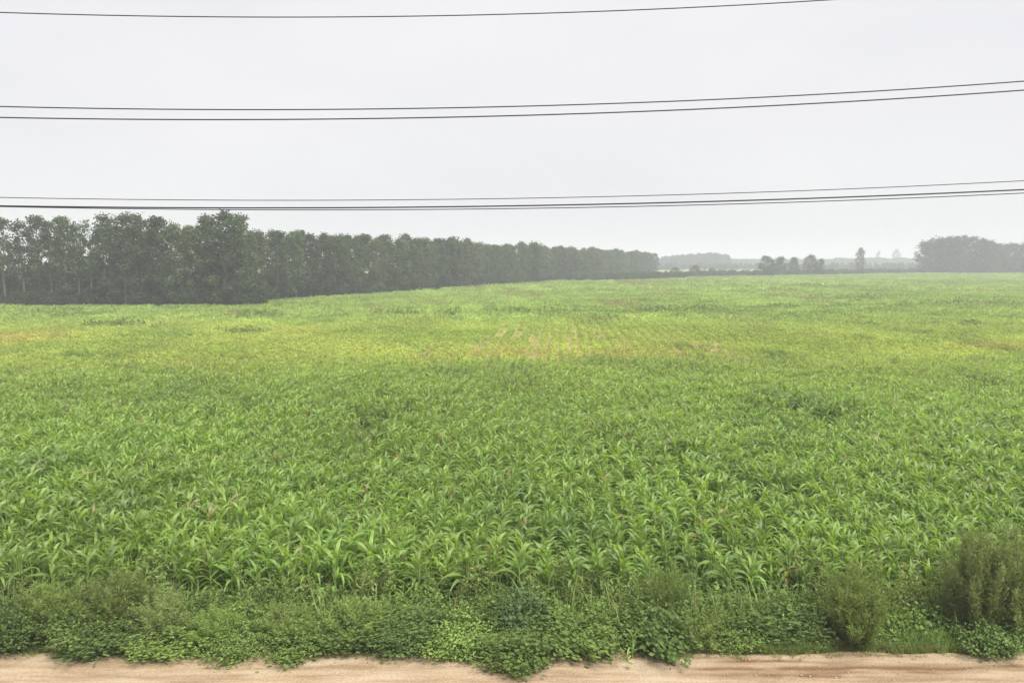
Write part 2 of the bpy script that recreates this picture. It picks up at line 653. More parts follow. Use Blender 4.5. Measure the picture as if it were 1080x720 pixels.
def crop_tint(x, y):
    b = band(x, y)
    c = lerp3(G_NEAR, G_MID, (b - 18) / 26)
    c = np.where((b > 38)[:, None], lerp3(G_MID, G_YEL, (b - 38) / 15), c)
    c = np.where((b > 72)[:, None], lerp3(G_YEL, G_FAR, (b - 72) / 34), c)
    p = fbm(x / 5.0, y / 9.0, 41, 4)
    q = fbm(x / 1.6, y / 2.4, 43, 3)
    c = c * (0.72 + 0.56 * p)[:, None]
    w_ = np.clip((b - 46) / 8, 0, 1) * np.clip((88 - b) / 12, 0, 1)            # the yellowed strip is patchy
    pp = fbm(x / 11.0 + 2, y / 7.0, 45, 4)
    c = c * (1 - w_ * np.clip((0.47 - pp) * 4, 0, 0.8))[:, None] + np.array((0.2, 0.29, 0.06)) * (w_ * np.clip((0.47 - pp) * 4, 0, 0.8))[:, None]
    tan_ = w_ * np.clip((pp - 0.56) * 5, 0, 0.7)
    c = c * (1 - tan_)[:, None] + np.array((0.36, 0.31, 0.09)) * tan_[:, None]
    yel = np.clip((q - 0.55) * 3.0, 0, 1) * np.clip(1.2 - y / 120, 0, 1)
    c = c * (1 - 0.6 * yel[:, None]) + np.array((0.2, 0.27, 0.04)) * 0.6 * yel[:, None]
    dark = np.clip((fbm(x / 3.2 + 50, y / 4.5, 47, 3) - 0.6) * 4, 0, 1)
    c = c * (1 - 0.45 * dark[:, None] * np.array((1, 0.8, 0.6)))
    return c


x, y = rows(15.25, 58, 0.52, 0.125, 0.06)
b = band(x, y)
keep = (rng.random(len(x)) < np.clip((54 - b) / 12, 0.0, 0.95)) & (fbm(x / 1.3, y / 1.8, 51, 2) > 0.24)
x, y = x[keep], y[keep]
hh = (1.0 + 0.24 * (fbm(x / 4, y / 5, 61) - 0.5) * 2 + 0.42 * (fbm(x / 0.9, y / 1.1, 62, 2) - 0.5) + rng.normal(0, 0.07, len(x))) * np.clip(1.12 - (y - 16) / 90, 0.6, 1.1)
tn = crop_tint(x, y) * rng.uniform(0.8, 1.2, (len(x), 1))
odd = rng.random(len(x))
tn = np.where((odd < 0.16)[:, None], tn * 0.35 + np.array((0.2, 0.31, 0.04)) * 0.65, tn)          # fresh yellow-green plants
tn = np.where((odd > 0.86)[:, None], tn * 0.5 + np.array((0.09, 0.17, 0.06)) * 0.5, tn)            # bluish ones
tn = np.where((odd > 0.985)[:, None], np.array((0.24, 0.21, 0.09)), tn)                            # drying ones
near = np.argsort(y + 0.10 * np.abs(x))
# the first three hundred stand as single plants
vis = [i for i in near if abs(x[i]) < 0.66 * y[i] + 0.6]
first = set(vis[:300])
rest = np.array([i for i in range(len(x)) if i not in first])
rot = np.stack([rng.normal(0, 0.06, len(x)), rng.normal(0, 0.06, len(x)), rng.uniform(0, 6.28, len(x))], 1)
pts = np.stack([x, y, np.zeros(len(x))], 1)
scatter('maize_field', pts[rest], rot[rest], hh[rest], tn[rest], MAIZE_KIT)


def leaves_of(root, k, c, r):
    plan = PLANS[k]
    s = link('stalk', STALK_ME[k], root)
    for idx, mt in plan[1]:
        l = link('leaf', LEAF_ME[idx], root)
        l.matrix_local = mt
        tint(l, np.array(c) * r.uniform(0.85, 1.2))


r = random.Random(3)
anchors = ((14, 'the leafy shrub at the left photo edge'), (52, 'the far left olive shrub'), (105, 'the tall olive left shrub, to its left'), (150, 'the tall olive left shrub, to its right'),
           (200, 'the light green left mound'), (252, 'the gap in the left shrubs'), (305, 'the broad olive mound'), (345, 'the start of the dark thicket'), (392, 'the darkest leafy thicket'),
           (440, 'the right end of the dark thicket'), (482, 'the bright yellow-green mound'), (520, 'the left flank of the blue-green round plant'), (560, 'the blue-green round plant'), (600, 'the flat wide mound'),
           (645, 'the lone road-edge seedling'), (680, 'the broad-leaved dark shrub'), (715, 'the tall slim wispy plant'), (760, 'the low shrub above the ruts'), (818, 'the dark broad-leaved shrub right of centre'),
           (860, 'the left flank of the rounded broom'), (903, 'the rounded olive broom'), (955, 'the grassy dip'), (1020, 'the tallest broom-like shrub'), (1070, 'the broom-like shrub at the right photo edge'))
rank = {}
for i in sorted(first, key=lambda i: y[i]):
    ppx = 540 + F * x[i] / (y[i] * cp + CAM_H * sp)
    an = min(anchors, key=lambda a: abs(a[0] - ppx))[1]
    rank[an] = rank.get(an, -1) + 1
    root = thing('maize_plant', 'green maize plant %s out behind %s' % (nth(rank[an]), an), 'maize plant',
                 'maize plants in the foremost rows', (x[i], y[i], 0), rot[i, 2], hh[i])
    leaves_of(root, r.randrange(8), tn[i], r)
for lab, px, py, sc, c in (('small pale green maize seedling standing alone at the road edge', 667, 697, 0.6, (0.25, 0.36, 0.08)),
                           ('wilted maize plant with brownish dry leaves above the middle shrubs', 500, 640, 0.95, (0.2, 0.16, 0.09)),
                           ('half-dried maize plant with tan leaves left of the middle of the front row', 424, 626, 0.85, (0.19, 0.2, 0.08))):
    p = ground(px, py)
    root = thing('maize_plant', lab, 'maize plant', None, p, px * 0.7, sc)
    leaves_of(root, px % 8, c, r)


# ------------------------------------------------------------------ low crop, fallow herbage (stuff)
def clump(seed, n, rad, h, size, aspect, mat, up=0.6):
    r = np.random.default_rng(seed)
    a, q = r.uniform(0, 6.28, n), rad * np.sqrt(r.random(n))
    z = h * (0.15 + 0.85 * r.random(n)) * (1 - 0.45 * (q / rad) ** 2)
    c = np.stack([q * np.cos(a), q * np.sin(a), z], 1)
    nr = r.normal(size=(n, 3)) * 0.6
    nr[:, 2] += up
    nr[:, :2] += c[:, :2] / rad * 0.5
    v, f = leaf_quads(c, nr, size * r.uniform(0.7, 1.3, n), aspect, r)
    return make_mesh('clump', v, f, [mat], True)


def tuft(seed, n, rad, h, w, mat, lean=0.5, seg=3):
    """grass tuft: bent blades"""
    r = np.random.default_rng(seed)
    g = Geo()
    for _ in range(n):
        a, q, az = r.uniform(0, 6.28), rad * math.sqrt(r.random()), r.uniform(0, 6.28)
        hb, ln = h * r.uniform(0.5, 1.15), lean * r.uniform(0.3, 1.3)
        ww = w * r.uniform(0.7, 1.3)
        v = []
        for i in range(seg + 1):
            t = i / seg
            off = ln * hb * t ** 1.8
            cx, cy, cz = q * math.cos(a) + off * math.cos(az), q * math.sin(a) + off * math.sin(az), hb * (t - 0.25 * ln * t ** 3)
            wd = ww * (1 - t) ** 0.7 * 0.5 + ww * 0.04
            v += [(cx - wd * math.sin(az), cy + wd * math.cos(az), cz), (cx + wd * math.sin(az), cy - wd * math.cos(az), cz)]
        f = [(2 * i, 2 * i + 1, 2 * i + 3, 2 * i + 2) for i in range(seg)]
        g.add(v, f)
    return g.mesh('tuft', [mat])


# yellowed low crop in rows, with bare strips of soil between some of them
x, y = rows(35, 104, 0.85, 0.28, 0.06)
b = band(x, y)
u = x * ca - y * sa
gapn = fbm(u / 0.9, y / 26.0, 71, 2)
bare = (gapn > 0.7) & (b > 50) & (b < 80) & (rng.random(len(x)) < 0.75)
for ax, ay, bx, by in ((497, 373, 548, 340), (520, 376, 556, 345), (549, 388, 568, 350), (572, 386, 581, 352), (602, 372, 600, 344), (622, 366, 616, 345),
                       (648, 349, 668, 380), (688, 350, 722, 380), (712, 352, 750, 376)):
    p_, q_ = ground(ax, ay), ground(bx, by)                # bare strips of soil along the rows
    t_ = (y - p_.y) / (q_.y - p_.y)
    d_ = np.abs(x - (p_.x + (q_.x - p_.x) * t_))
    bare |= (t_ > 0) & (t_ < 1) & (d_ < 0.4) & (rng.random(len(x)) < (0.75 if ax < 640 else 0.5))
bare |= (fbm(x / 14.0 + 3, y / 7.0, 73, 3) > 0.57) & (b > 50) & (b < 84) & (rng.random(len(x)) < 0.28)
k = (rng.random(len(x)) < np.clip((b - 37) / 10, 0, 1) * np.clip((104 - b) / 12, 0, 1)) & ~bare
x, y = x[k], y[k]
n = len(x)
scatter('yellow_crop', np.stack([x, y, np.zeros(n)], 1), np.stack([np.zeros(n), np.zeros(n), rng.uniform(0, 6.28, n)], 1),
        rng.uniform(0.75, 1.3, n), crop_tint(x, y) * rng.uniform(0.85, 1.15, (n, 1)),
        [clump(900 + i, 34, 0.32, 0.4, 0.15, 0.5, M_CROP) for i in range(4)])


def far_points(y0, y1, dens):
    nn = int(0.72 * (y1 ** 2 - y0 ** 2) * dens)
    yy = np.sqrt(rng.uniform(y0 ** 2, y1 ** 2, nn))
    xx = rng.uniform(-0.7, 0.7, nn) * yy
    return xx, yy


xa, ya = far_points(84, 180, 1.3)
xb, yb = far_points(180, 430, 0.28)
x, y = np.concatenate([xa, xb]), np.concatenate([ya, yb])
k = rng.random(len(x)) < np.clip((band(x, y) - 84) / 16, 0, 1)
x, y = x[k], y[k]
n = len(x)
c = crop_tint(x, y)
patch = fbm(x / 22.0, y / 30.0, 81, 4)
c = c * (0.8 + 0.4 * patch)[:, None]
pk = np.clip((fbm(x / 9.0 + 7, y / 26.0, 83, 3) - 0.62) * 6, 0, 1)[:, None]        # reddish weeds
c = c * (1 - 0.6 * pk) + np.array((0.24, 0.2, 0.09)) * 0.6 * pk
scatter('fallow_weeds', np.stack([x, y, np.zeros(n)], 1), np.stack([np.zeros(n), np.zeros(n), rng.uniform(0, 6.28, n)], 1),
        rng.uniform(0.6, 1.4, n) * (0.8 + 0.5 * fbm(x / 8, y / 12, 85)) * np.where(y > 180, 1.5, 1.0), c * rng.uniform(0.85, 1.15, (n, 1)),
        [clump(930 + i, 44, 0.65, 0.4, 0.24, 0.5, M_CROP) for i in range(4)])
# darker weedy tufts standing in the fallow
px = []
for cx, cy, wx, wy, nn in ((720, 329, 46, 2.0, 90), (690, 331, 25, 1.2, 30), (275, 335, 22, 2.2, 50), (130, 345, 40, 2, 26), (265, 352, 30, 2, 20), (430, 333, 60, 2, 34),
                           (1020, 345, 10, 1.5, 12), (920, 316, 40, 3, 30), (1040, 322, 50, 4, 40), (860, 303, 40, 2, 30), (960, 324, 40, 2, 26),
                           (60, 334, 40, 3, 24), (560, 330, 50, 2, 30), (830, 325, 30, 2, 20), (640, 338, 40, 2, 12)):
    for _ in range(int(nn * 0.7)):
        p = ground(cx + rng.normal(0, wx * 0.5), cy + rng.normal(0, wy * 0.5))
        px.append(p[:])
px = np.array(px)
n = len(px)
scatter('dark_weeds', px, np.stack([np.zeros(n), np.zeros(n), rng.uniform(0, 6.28, n)], 1), rng.uniform(0.7, 1.5, n) * (0.7 + px[:, 1] / 250),
        np.array((0.15, 0.2, 0.05)) * rng.uniform(0.8, 1.3, (n, 1)), [clump(960 + i, 40, 0.8, 0.6, 0.28, 0.5, M_CROP) for i in range(3)])


# ------------------------------------------------------------------ trees
def tree_shapes(seed, h, rad, clear, n_clump, per, leaf, gaps=0.0, tip=1.0):
    """(trunk mesh, crown mesh): tapered trunk with limbs; leaf clumps set on the limbs"""
    r = random.Random(seed)
    nr = np.random.default_rng(seed)
    g = Geo()
    lean = [(r.uniform(-.25, .25), r.uniform(-.25, .25)) for _ in range(6)]
    path = [(lean[i][0] * i / 3, lean[i][1] * i / 3, h * 0.94 * i / 5) for i in range(6)]
    path[0] = (0, 0, -0.15)
    rad0 = 0.012 * h + 0.03
    g.add(*tube(path, [rad0, rad0 * .85, rad0 * .68, rad0 * .5, rad0 * .3, rad0 * .1], 8))

    def on_trunk(z):
        t = min(max(z / (h * 0.94), 0), 0.999) * 5
        i = int(t)
        return Vector(path[i]).lerp(Vector(path[i + 1]), t - i)

    def env(t):                                       # crown radius at height fraction t of the crown
        return rad * (max(0.0, math.sin(math.pi * min(1, t * 0.86 + 0.12))) ** 0.6) * (1 if t < 0.8 else (1 - (t - 0.8) * 2.2 * tip))
    cl = []
    for i in range(n_clump):
        t = (i + r.random()) / n_clump
        z = clear + (h - clear) * t
        a = i * 2.4 + r.uniform(-0.6, 0.6)
        q = env(t) * r.uniform(0.35, 1.05)
        if r.random() < gaps:
            continue
        base = on_trunk(max(clear * 0.75, z - q * r.uniform(0.7, 1.3)))
        end = on_trunk(z) + Vector((q * math.cos(a), q * math.sin(a), r.uniform(-.2, .3)))
        mid = base.lerp(end, 0.55) + Vector((0, 0, -0.12 * q))
        g.add(*tube([base, mid, end], [rad0 * .26 * (1 - .6 * t), rad0 * .16 * (1 - .5 * t), 0.012], 5))
        cl.append((end, rad * r.uniform(0.3, 0.52)))
    cs, ns, ss = [], [], []
    for cpt, cr in cl:
        k = int(per * r.uniform(0.7, 1.3))
        d = nr.normal(size=(k, 3))
        d /= np.linalg.norm(d, axis=1, keepdims=True)
        rr = cr * nr.random(k) ** 0.45 * (0.75 + 0.5 * nr.random(k))
        o = d * rr[:, None]
        o[:, 2] *= 0.85
        cs.append(np.array(cpt) + o)
        ns.append(d * 0.7 + nr.normal(size=(k, 3)) * 0.6 + np.array((0, 0, 0.35)))
        ss.append(leaf * nr.uniform(0.6, 1.35, k))
    v, f = leaf_quads(np.concatenate(cs), np.concatenate(ns), np.concatenate(ss), 0.75, nr)
    return g.mesh('trunk', [M_BARK]), make_mesh('crown', v, f, [M_CROWN], True)


POPLAR = [tree_shapes(20 + k, 14.0, 2.5, 1.6 + 0.6 * (k % 3), 46, 84, 0.36, 0.05 + 0.12 * (k % 2), 0.7) for k in range(8)]
SPARSE = [tree_shapes(50 + k, 14.0, 2.2, 5.0, 36, 56, 0.36, 0.25, 0.6) for k in range(4)]
ROUND = [tree_shapes(70 + k, 14.0, 3.9, 2.0, 54, 60, 0.55, 0.05, 0.9) for k in range(5)]
FIELD = [tree_shapes(80 + k, 14.0, 3.6, 0.9, 54, 60, 0.55, 0.05, 0.8) for k in range(5)]
BUSH = [tree_shapes(90 + k, 3.0, 1.5, 0.2, 24, 40, 0.3, 0.05, 0.8) for k in range(4)]
TREE_C = np.array((0.056, 0.092, 0.037))


def tree(name, shapes, p, h, wid, label, cat='tree', group=None, c=TREE_C, rz=None):
    root = thing(name, label, cat, group, p, random.uniform(0, 6.28) if rz is None else rz)
    s = h / 14.0
    root.scale = (s * wid, s * wid, s)
    link('trunk', shapes[0], root)
    cr = link('crown', shapes[1], root)
    tint(cr, np.array(c) * rng.uniform(0.88, 1.14))
    return root


random.seed(11)
# the tall near block of the wood: its front row, tree by tree (photo x, top y, crown kind, width, colour, what singles it out)
near_block = [
    (6, 228, 's', 1.0, 1.0, 'thin-crowned poplar at the left edge of the photo, first of the wood'),
    (26, 232, 's', 0.95, 1.0, 'thin poplar second from the left edge, sky showing through its crown'),
    (43, 226, 'p', 0.8, 1.0, 'narrow upright poplar third from the left edge of the photo'),
    (56, 231, 's', 0.9, 1.0, 'lower thin poplar fourth from the left edge, between two taller narrow ones'),
    (70, 226, 'p', 0.8, 0.95, 'narrow dark poplar fifth from the left edge of the wood'),
    (84, 235, 's', 0.9, 1.05, 'short gappy poplar sixth from the left edge, bright sky between its twigs'),
    (97, 232, 's', 0.85, 1.05, 'gappy poplar just left of the notch in the tree tops, with light coming through'),
    (117, 226, 'p', 1.05, 0.95, 'tall dense poplar just right of the bright gap in the near wood'),
    (133, 225, 'p', 1.05, 0.95, 'dense dark poplar second to the right of the bright gap'),
    (151, 223, 'p', 1.1, 1.0, 'tallest rounded poplar in the middle of the near block'),
    (167, 227, 'p', 1.0, 1.0, 'dense poplar just right of the tallest rounded one in the near block'),
    (183, 231, 'p', 0.95, 1.05, 'slightly lower poplar left of the yellowish tree in the near block'),
    (202, 236, 'p', 1.0, 1.75, 'yellowish green tree lower than its neighbours in the near block'),
    (220, 224, 'p', 1.05, 1.0, 'high broad poplar just right of the yellowish green tree'),
    (237, 222, 'p', 1.15, 0.92, 'highest bushy poplar near the right end of the near block'),
    (254, 226, 'p', 1.0, 0.92, 'dense dark poplar that ends the tall near block on its right'),
]
for i, (px_, ty, kd, wd, g_, lab) in enumerate(near_block):
    p = at(px_, 321.5 - 0.012 * max(0, px_ - 200), 124 + rng.uniform(-1, 1))
    p.z = 0
    top = at(px_, ty, p.y).z
    c = TREE_C * g_ if g_ < 1.5 else np.array((0.09, 0.105, 0.04))
    tree('poplar_tree', (SPARSE if kd == 's' else POPLAR)[i % (4 if kd == 's' else 8)], p, top * 1.0, wd, lab, 'tree', 'tall poplars at the near end of the wood', c)
for row, (dy, hs) in enumerate(((4.5, 0.93),)):
    for q in range(17):
        px_ = -12 + q * 16.6 + rng.uniform(-5, 5) + row * 5
        Yt = 125 + dy + rng.uniform(-1, 1)
        p = at(px_, 320, Yt)
        p.z = 0
        gap = 15 < px_ < 110
        top = at(px_, 230, Yt).z * (0.78 if gap else hs) * rng.uniform(0.92, 1.02)
        tree('poplar_tree', (SPARSE if gap and row == 0 else POPLAR)[q % 4], p, top, 0.95 if not gap else 0.8,
             'poplar standing behind the front row of the tall near block, seen through gaps', 'tree', 'poplars behind the front row of the near block')

# the rest of the wood runs away along the left edge of the field
EDGE_PX = [(262, 319.5, 243), (300, 316.5, 242), (340, 313.5, 243), (380, 311, 244), (420, 308.5, 249), (455, 306, 250), (490, 303.5, 251), (510, 302, 256),
           (530, 300.5, 257), (560, 298.8, 256), (600, 296, 260), (640, 293, 262), (665, 291, 264), (692, 289, 266)]
P = [ground(a, bb) for a, bb, _ in EDGE_PX]
Hh = [at(a, t, p.y).z for (a, bb, t), p in zip(EDGE_PX, P)]
cum = [0]
for i in range(1, len(P)):
    cum.append(cum[-1] + (P[i] - P[i - 1]).length)


def on_edge(s):
    s = min(max(s, 0), cum[-1] - 0.01)
    i = max(k for k in range(len(cum) - 1) if cum[k] <= s)
    t = (s - cum[i]) / (cum[i + 1] - cum[i])
    d = (P[i + 1] - P[i]).normalized()
    return P[i].lerp(P[i + 1], t), Hh[i] * (1 - t) + Hh[i + 1] * t, Vector((-d.y, d.x, 0)), s


s, q = 0.5, 0
while s < cum[-1]:
    p, hh_, nrm, _ = on_edge(s)
    z = p + nrm * rng.uniform(-0.5, 0.9)
    kd = POPLAR if rng.random() < 0.8 else ROUND
    big = 1.0 + 0.04 * math.sin(s * 0.13 + 1.3) * math.sin(s * 0.041)
    yel = rng.random() < 0.14
    c = TREE_C * 1.05 if not yel else np.array((0.075, 0.095, 0.038))
    t = tree('poplar_tree', kd[q % len(kd)], z, hh_ * rng.uniform(0.93, 1.02) * big, rng.uniform(0.95, 1.25), '', 'tree', None, c)
    if q == 0:
        tag(t, 'lower grey-green poplar where the tall near block gives way to the receding wood', 'tree', 'poplars along the receding edge of the wood')
    elif yel:
        tag(t, 'yellower green poplar, %s tree along the receding edge row from its near end' % nth(q), 'tree', 'poplars along the receding edge of the wood')
    else:
        tag(t, 'grey-green poplar, %s tree along the receding edge row from its near end' % nth(q), 'tree', 'poplars along the receding edge of the wood')
    s += rng.uniform(3.0, 3.9) * (1 + s / 500)
    q += 1
s = 2.0
while s < cum[-1]:
    p, hh_, nrm, _ = on_edge(s)
    for off in (4.5,):
        tree('poplar_tree', POPLAR[q % 8], p + nrm * (off + rng.uniform(-1, 1)), hh_ * rng.uniform(0.9, 1.03), rng.uniform(0.95, 1.2),
             'poplar standing behind the edge row of the receding wood', 'tree', 'poplars behind the edge row of the receding wood')
        q += 1
    s += rng.uniform(4.2, 5.6) * (1 + s / 400)

# undergrowth below and behind the trunks
pts, tn_ = [], []
for q in range(300):
    px_ = rng.uniform(-30, 275)
    Yt = 122.5 + abs(rng.normal(0, 5.5))
    p = at(px_, 320, Yt)
    pts.append((p.x, p.y, 0, rng.uniform(0.45, 1.0) + 0.10 * max(0, Yt - 124)))
s = 0
while s < cum[-1]:
    p, hh_, nrm, _ = on_edge(s)
    off = abs(rng.normal(0, 4)) - 1.0
    z = p + nrm * off
    pts.append((z.x, z.y, 0, rng.uniform(0.5, 1.0) + 0.12 * max(0, off)))
    s += 0.75
pts = np.array(pts)
n = len(pts)
scatter('undergrowth', pts[:, :3], np.stack([np.zeros(n), np.zeros(n), rng.uniform(0, 6.28, n)], 1), pts[:, 3],
        np.array((0.04, 0.068, 0.03)) * rng.uniform(0.75, 1.3, (n, 1)), [b_[1] for b_ in BUSH])

# single trees standing far out in the haze
random.seed(19)
FARC = np.array((0.04, 0.064, 0.034))
for px_, by, ty, wd, kd, lab in (
        (808, 291.5, 270, 0.85, 1, 'round-topped dark tree at the left of the small cluster in the far field'),
        (822, 291, 271, 0.7, 0, 'slimmer tree second in the small far cluster, touching the round one'),
        (837, 290.5, 271.5, 0.65, 0, 'slim tree standing apart in the middle of the small far cluster'),
        (855, 290.5, 269, 0.75, 2, 'tallest dark tree at the right of the small far cluster'),
        (865, 290.5, 273, 0.6, 1, 'low pale tree leaning on the tallest of the small far cluster'),
        (712, 291.3, 282, 1.2, 2, 'low bushy tree at the foot of the far wood, left of three'),
        (733, 290.6, 279.5, 0.95, 3, 'small dark tree before the far wood, middle of three'),
        (751, 290.4, 282.5, 1.0, 4, 'small pale tree before the far wood, right of three')):
    p = ground(px_, by)
    top = at(px_, ty, p.y).z
    tree('field_tree', FIELD[kd], p, top, wd * 2.0, lab, 'tree', None, FARC)
for px_, Yt, ty, wd, kd, lab in (
        (907, 470, 261.5, 0.6, 3, 'slender lone tree with a pointed top far out in the haze'),
        (926, 1200, 265, 0.6, 1, 'very faint slim tree in the haze right of the lone pointed tree'),
        (945, 1150, 263, 0.8, 2, 'faint round tree in the haze between the lone tree and the right wood')):
    p = at(px_, 282, Yt)
    p.z = 0
    tree('field_tree', FIELD[kd], p, at(px_, ty, Yt).z, wd * 1.15, lab, 'tree', None, FARC)
# the dark grove on the right
grove = [(975, 255, 0.7), (981, 250, 0.55), (990, 251, 0.8), (1000, 250, 0.8), (1008, 249.5, 0.7), (1016, 247, 0.6), (1024, 250, 0.8), (1034, 252, 0.8),
         (1042, 254, 0.75), (1051, 257, 0.8), (1060, 257.5, 0.8), (1070, 257, 0.8), (1079, 257, 0.8), (1090, 258, 0.8), (985, 256, 0.8), (1004, 255, 0.8), (1028, 256, 0.8), (1046, 259, 0.8)]
for i, (px_, ty, wd) in enumerate(grove):
    Yt = 432 + (14 if i > 13 else 0) + rng.uniform(-4, 4)
    p = at(px_, 286, Yt)
    p.z = 0
    lab = 'tree in the back row of the right grove, showing only as dark filling' if i > 13 else 'broad dark tree %s from the left in the front row of the right grove' % ORD[i]
    if i == 0: lab = 'leftmost tree of the dark grove on the right, low shoulder facing the gap'
    if i == 1: lab = 'slim spiky-topped tree near the left end of the right grove'
    if i == 5: lab = 'tree whose tip stands highest above the dark grove on the right'
    tree('grove_tree', FIELD[i % 5] if wd > 0.65 else POPLAR[i % 8], p, at(px_, ty, Yt).z, wd * 1.55, lab, 'tree', 'trees of the right grove', FARC * 0.95)

# far woods that read as one mass, and the low hedge that closes the field
pts = []
for px_ in np.arange(690, 770, 1.6):
    top = np.interp(px_, [690, 700, 715, 740, 760, 768], [274, 271, 269, 267.5, 267, 270])
    for Yt in (760, 780):
        p = at(px_ + rng.uniform(-1, 1), 284, Yt + rng.uniform(-6, 6))
        pts.append((p.x, p.y, 0, at(px_, top + rng.uniform(-1.0, 2.5), Yt).z / 14))
pts = np.array(pts); n = len(pts)
scatter('far_woods', pts[:, :3], np.stack([np.zeros(n), np.zeros(n), rng.uniform(0, 6.28, n)], 1), pts[:, 3],
        FARC * rng.uniform(0.85, 1.15, (n, 1)), [t_[1] for t_ in FIELD])
pts = []
for px_ in np.arange(640, 1120, 1.1):
    Yt = 950 + rng.uniform(-60, 60)
    top = 274.8 - 3.0 * (fbm(np.array([px_ / 28.0]), np.array([2.0]), 91)[0] - 0.5) * 2 - (2 if px_ > 880 else 0)
    p = at(px_, 280, Yt)
    pts.append((p.x, p.y, 0, max(9, at(px_, top, Yt).z) / 14))
    p = at(px_, 280, 640 + rng.uniform(-60, 60))
    pts.append((p.x, p.y, 0, rng.uniform(2.5, 6) / 14))
pts = np.array(pts); n = len(pts)
scatter('distant_treeline', pts[:, :3], np.stack([np.zeros(n), np.zeros(n), rng.uniform(0, 6.28, n)], 1), pts[:, 3],
        FARC * rng.uniform(0.85, 1.15, (n, 1)), [t_[1] for t_ in FIELD])
pts = []
for px_ in np.arange(560, 1110, 0.55):
    by = np.interp(px_, [560, 600, 640, 690, 740, 800, 900, 1000, 1080, 1110], [297, 296.6, 296.2, 295.2, 292.2, 291.5, 289.6, 288, 287.2, 287])
    p = ground(px_, by + rng.uniform(-0.25, 0.25))
    pts.append((p.x, p.y, 0, rng.uniform(0.45, 0.95)))
pts = np.array(pts); n = len(pts)
scatter('hedge_growth', pts[:, :3], np.stack([np.zeros(n), np.zeros(n), rng.uniform(0, 6.28, n)], 1), pts[:, 3],
        np.array((0.055, 0.085, 0.038)) * rng.uniform(0.8, 1.2, (n, 1)), [b_[1] for b_ in BUSH])


# ------------------------------------------------------------------ roadside shrubs
def leafy(seed, w, h, n_stem, per, leaf, aspect=0.6, spread=1.0):
    """shrub about w wide, h high: (stems, foliage) of curved stems with leaf sprays along them"""
    r = random.Random(seed)
    nr = np.random.default_rng(seed)
    g = Geo()
    cs, ns, ss = [], [], []
    for i in range(n_stem):
        a = i * 2.4 + r.uniform(-.5, .5)
        out = w * 0.5 * math.sqrt((i + 0.5) / n_stem) * spread
        hh = h * (1 - 0.3 * (out / (w * 0.5)) ** 2) * (r.uniform(0.42, 0.95) if i % 6 else r.uniform(0.85, 1.15))
        b0 = Vector((out * 0.35 * math.cos(a), out * 0.35 * math.sin(a), -0.02))
        e = Vector((out * math.cos(a), out * math.sin(a), hh))
        m_ = b0.lerp(e, 0.5) + Vector((0, 0, 0.08 * hh))
        g.add(*tube([b0, m_, e], [0.008, 0.006, 0.002], 4))
        k = per
        t = nr.random(k) ** 0.8
        base = np.array(b0)[None] * ((1 - t) ** 2)[:, None] + np.array(m_)[None] * (2 * t * (1 - t))[:, None] + np.array(e)[None] * (t ** 2)[:, None]
        o = nr.normal(size=(k, 3)) * 0.075 * (0.6 + w * 0.5)
        c = base + o
        c[:, 2] = np.maximum(c[:, 2], 0.02)
        cs.append(c)
        nn = nr.normal(size=(k, 3)) * 0.75 + np.array((0, 0, 0.45))
        nn[:, :2] += c[:, :2] / w
        ns.append(nn)
        ss.append(leaf * nr.uniform(0.4, 1.5, k))
    v, f = leaf_quads(np.concatenate(cs), np.concatenate(ns), np.concatenate(ss), aspect, nr)
    return g.mesh('stems', [M_STEM]), make_mesh('foliage', v, f, [M_SHRUB], True)


def feathery(seed, w, h, n_stem, per):
    """broom-like shrub of upright wands clothed in fine needle-thin leaves"""
    r = random.Random(seed)
    nr = np.random.default_rng(seed)
    g, fo = Geo(), Geo()
    for i in range(n_stem):
        a = i * 2.4 + r.uniform(-.5, .5)
        q = math.sqrt((i + 0.5) / n_stem)
        out = w * 0.5 * q
        hh = h * (1 - 0.25 * q * q) * r.uniform(0.4, 1.05)
        b0 = np.array((out * 0.4 * math.cos(a), out * 0.4 * math.sin(a), -0.02))
        e = np.array((out * math.cos(a) + r.uniform(-.16, .16), out * math.sin(a) + r.uniform(-.16, .16), hh))
        m_ = b0 * 0.5 + e * 0.5 + np.array((0, 0, 0.1 * hh))
        g.add(*tube([b0, m_, e], [0.006, 0.004, 0.0015], 3))
        k = per
        t = 0.12 + 0.88 * nr.random(k)
        base = b0[None] * ((1 - t) ** 2)[:, None] + m_[None] * (2 * t * (1 - t))[:, None] + e[None] * (t ** 2)[:, None] + nr.normal(size=(k, 3)) * 0.018
        d = nr.normal(size=(k, 3)) * 0.5
        d[:, 2] = np.abs(d[:, 2]) + 0.25
        d /= np.linalg.norm(d, axis=1, keepdims=True)
        ln = (0.05 + 0.075 * nr.random(k)) * (1.3 - 0.6 * t)
        sd = np.cross(d, nr.normal(size=(k, 3)))
        sd /= np.linalg.norm(sd, axis=1, keepdims=True)
        wd = 0.004 + 0.004 * nr.random(k)
        v = np.empty((k, 4, 3))
        v[:, 0] = base
        v[:, 1] = base + d * (ln * 0.5)[:, None] + sd * wd[:, None]
        v[:, 2] = base + d * ln[:, None] + np.array((0, 0, -0.015))
        v[:, 3] = base + d * (ln * 0.5)[:, None] - sd * wd[:, None]
        fo.add(v.reshape(-1, 3), np.arange(k * 4).reshape(k, 4))
    return g.mesh('stems', [M_STEM]), fo.mesh('foliage', [M_SHRUB])


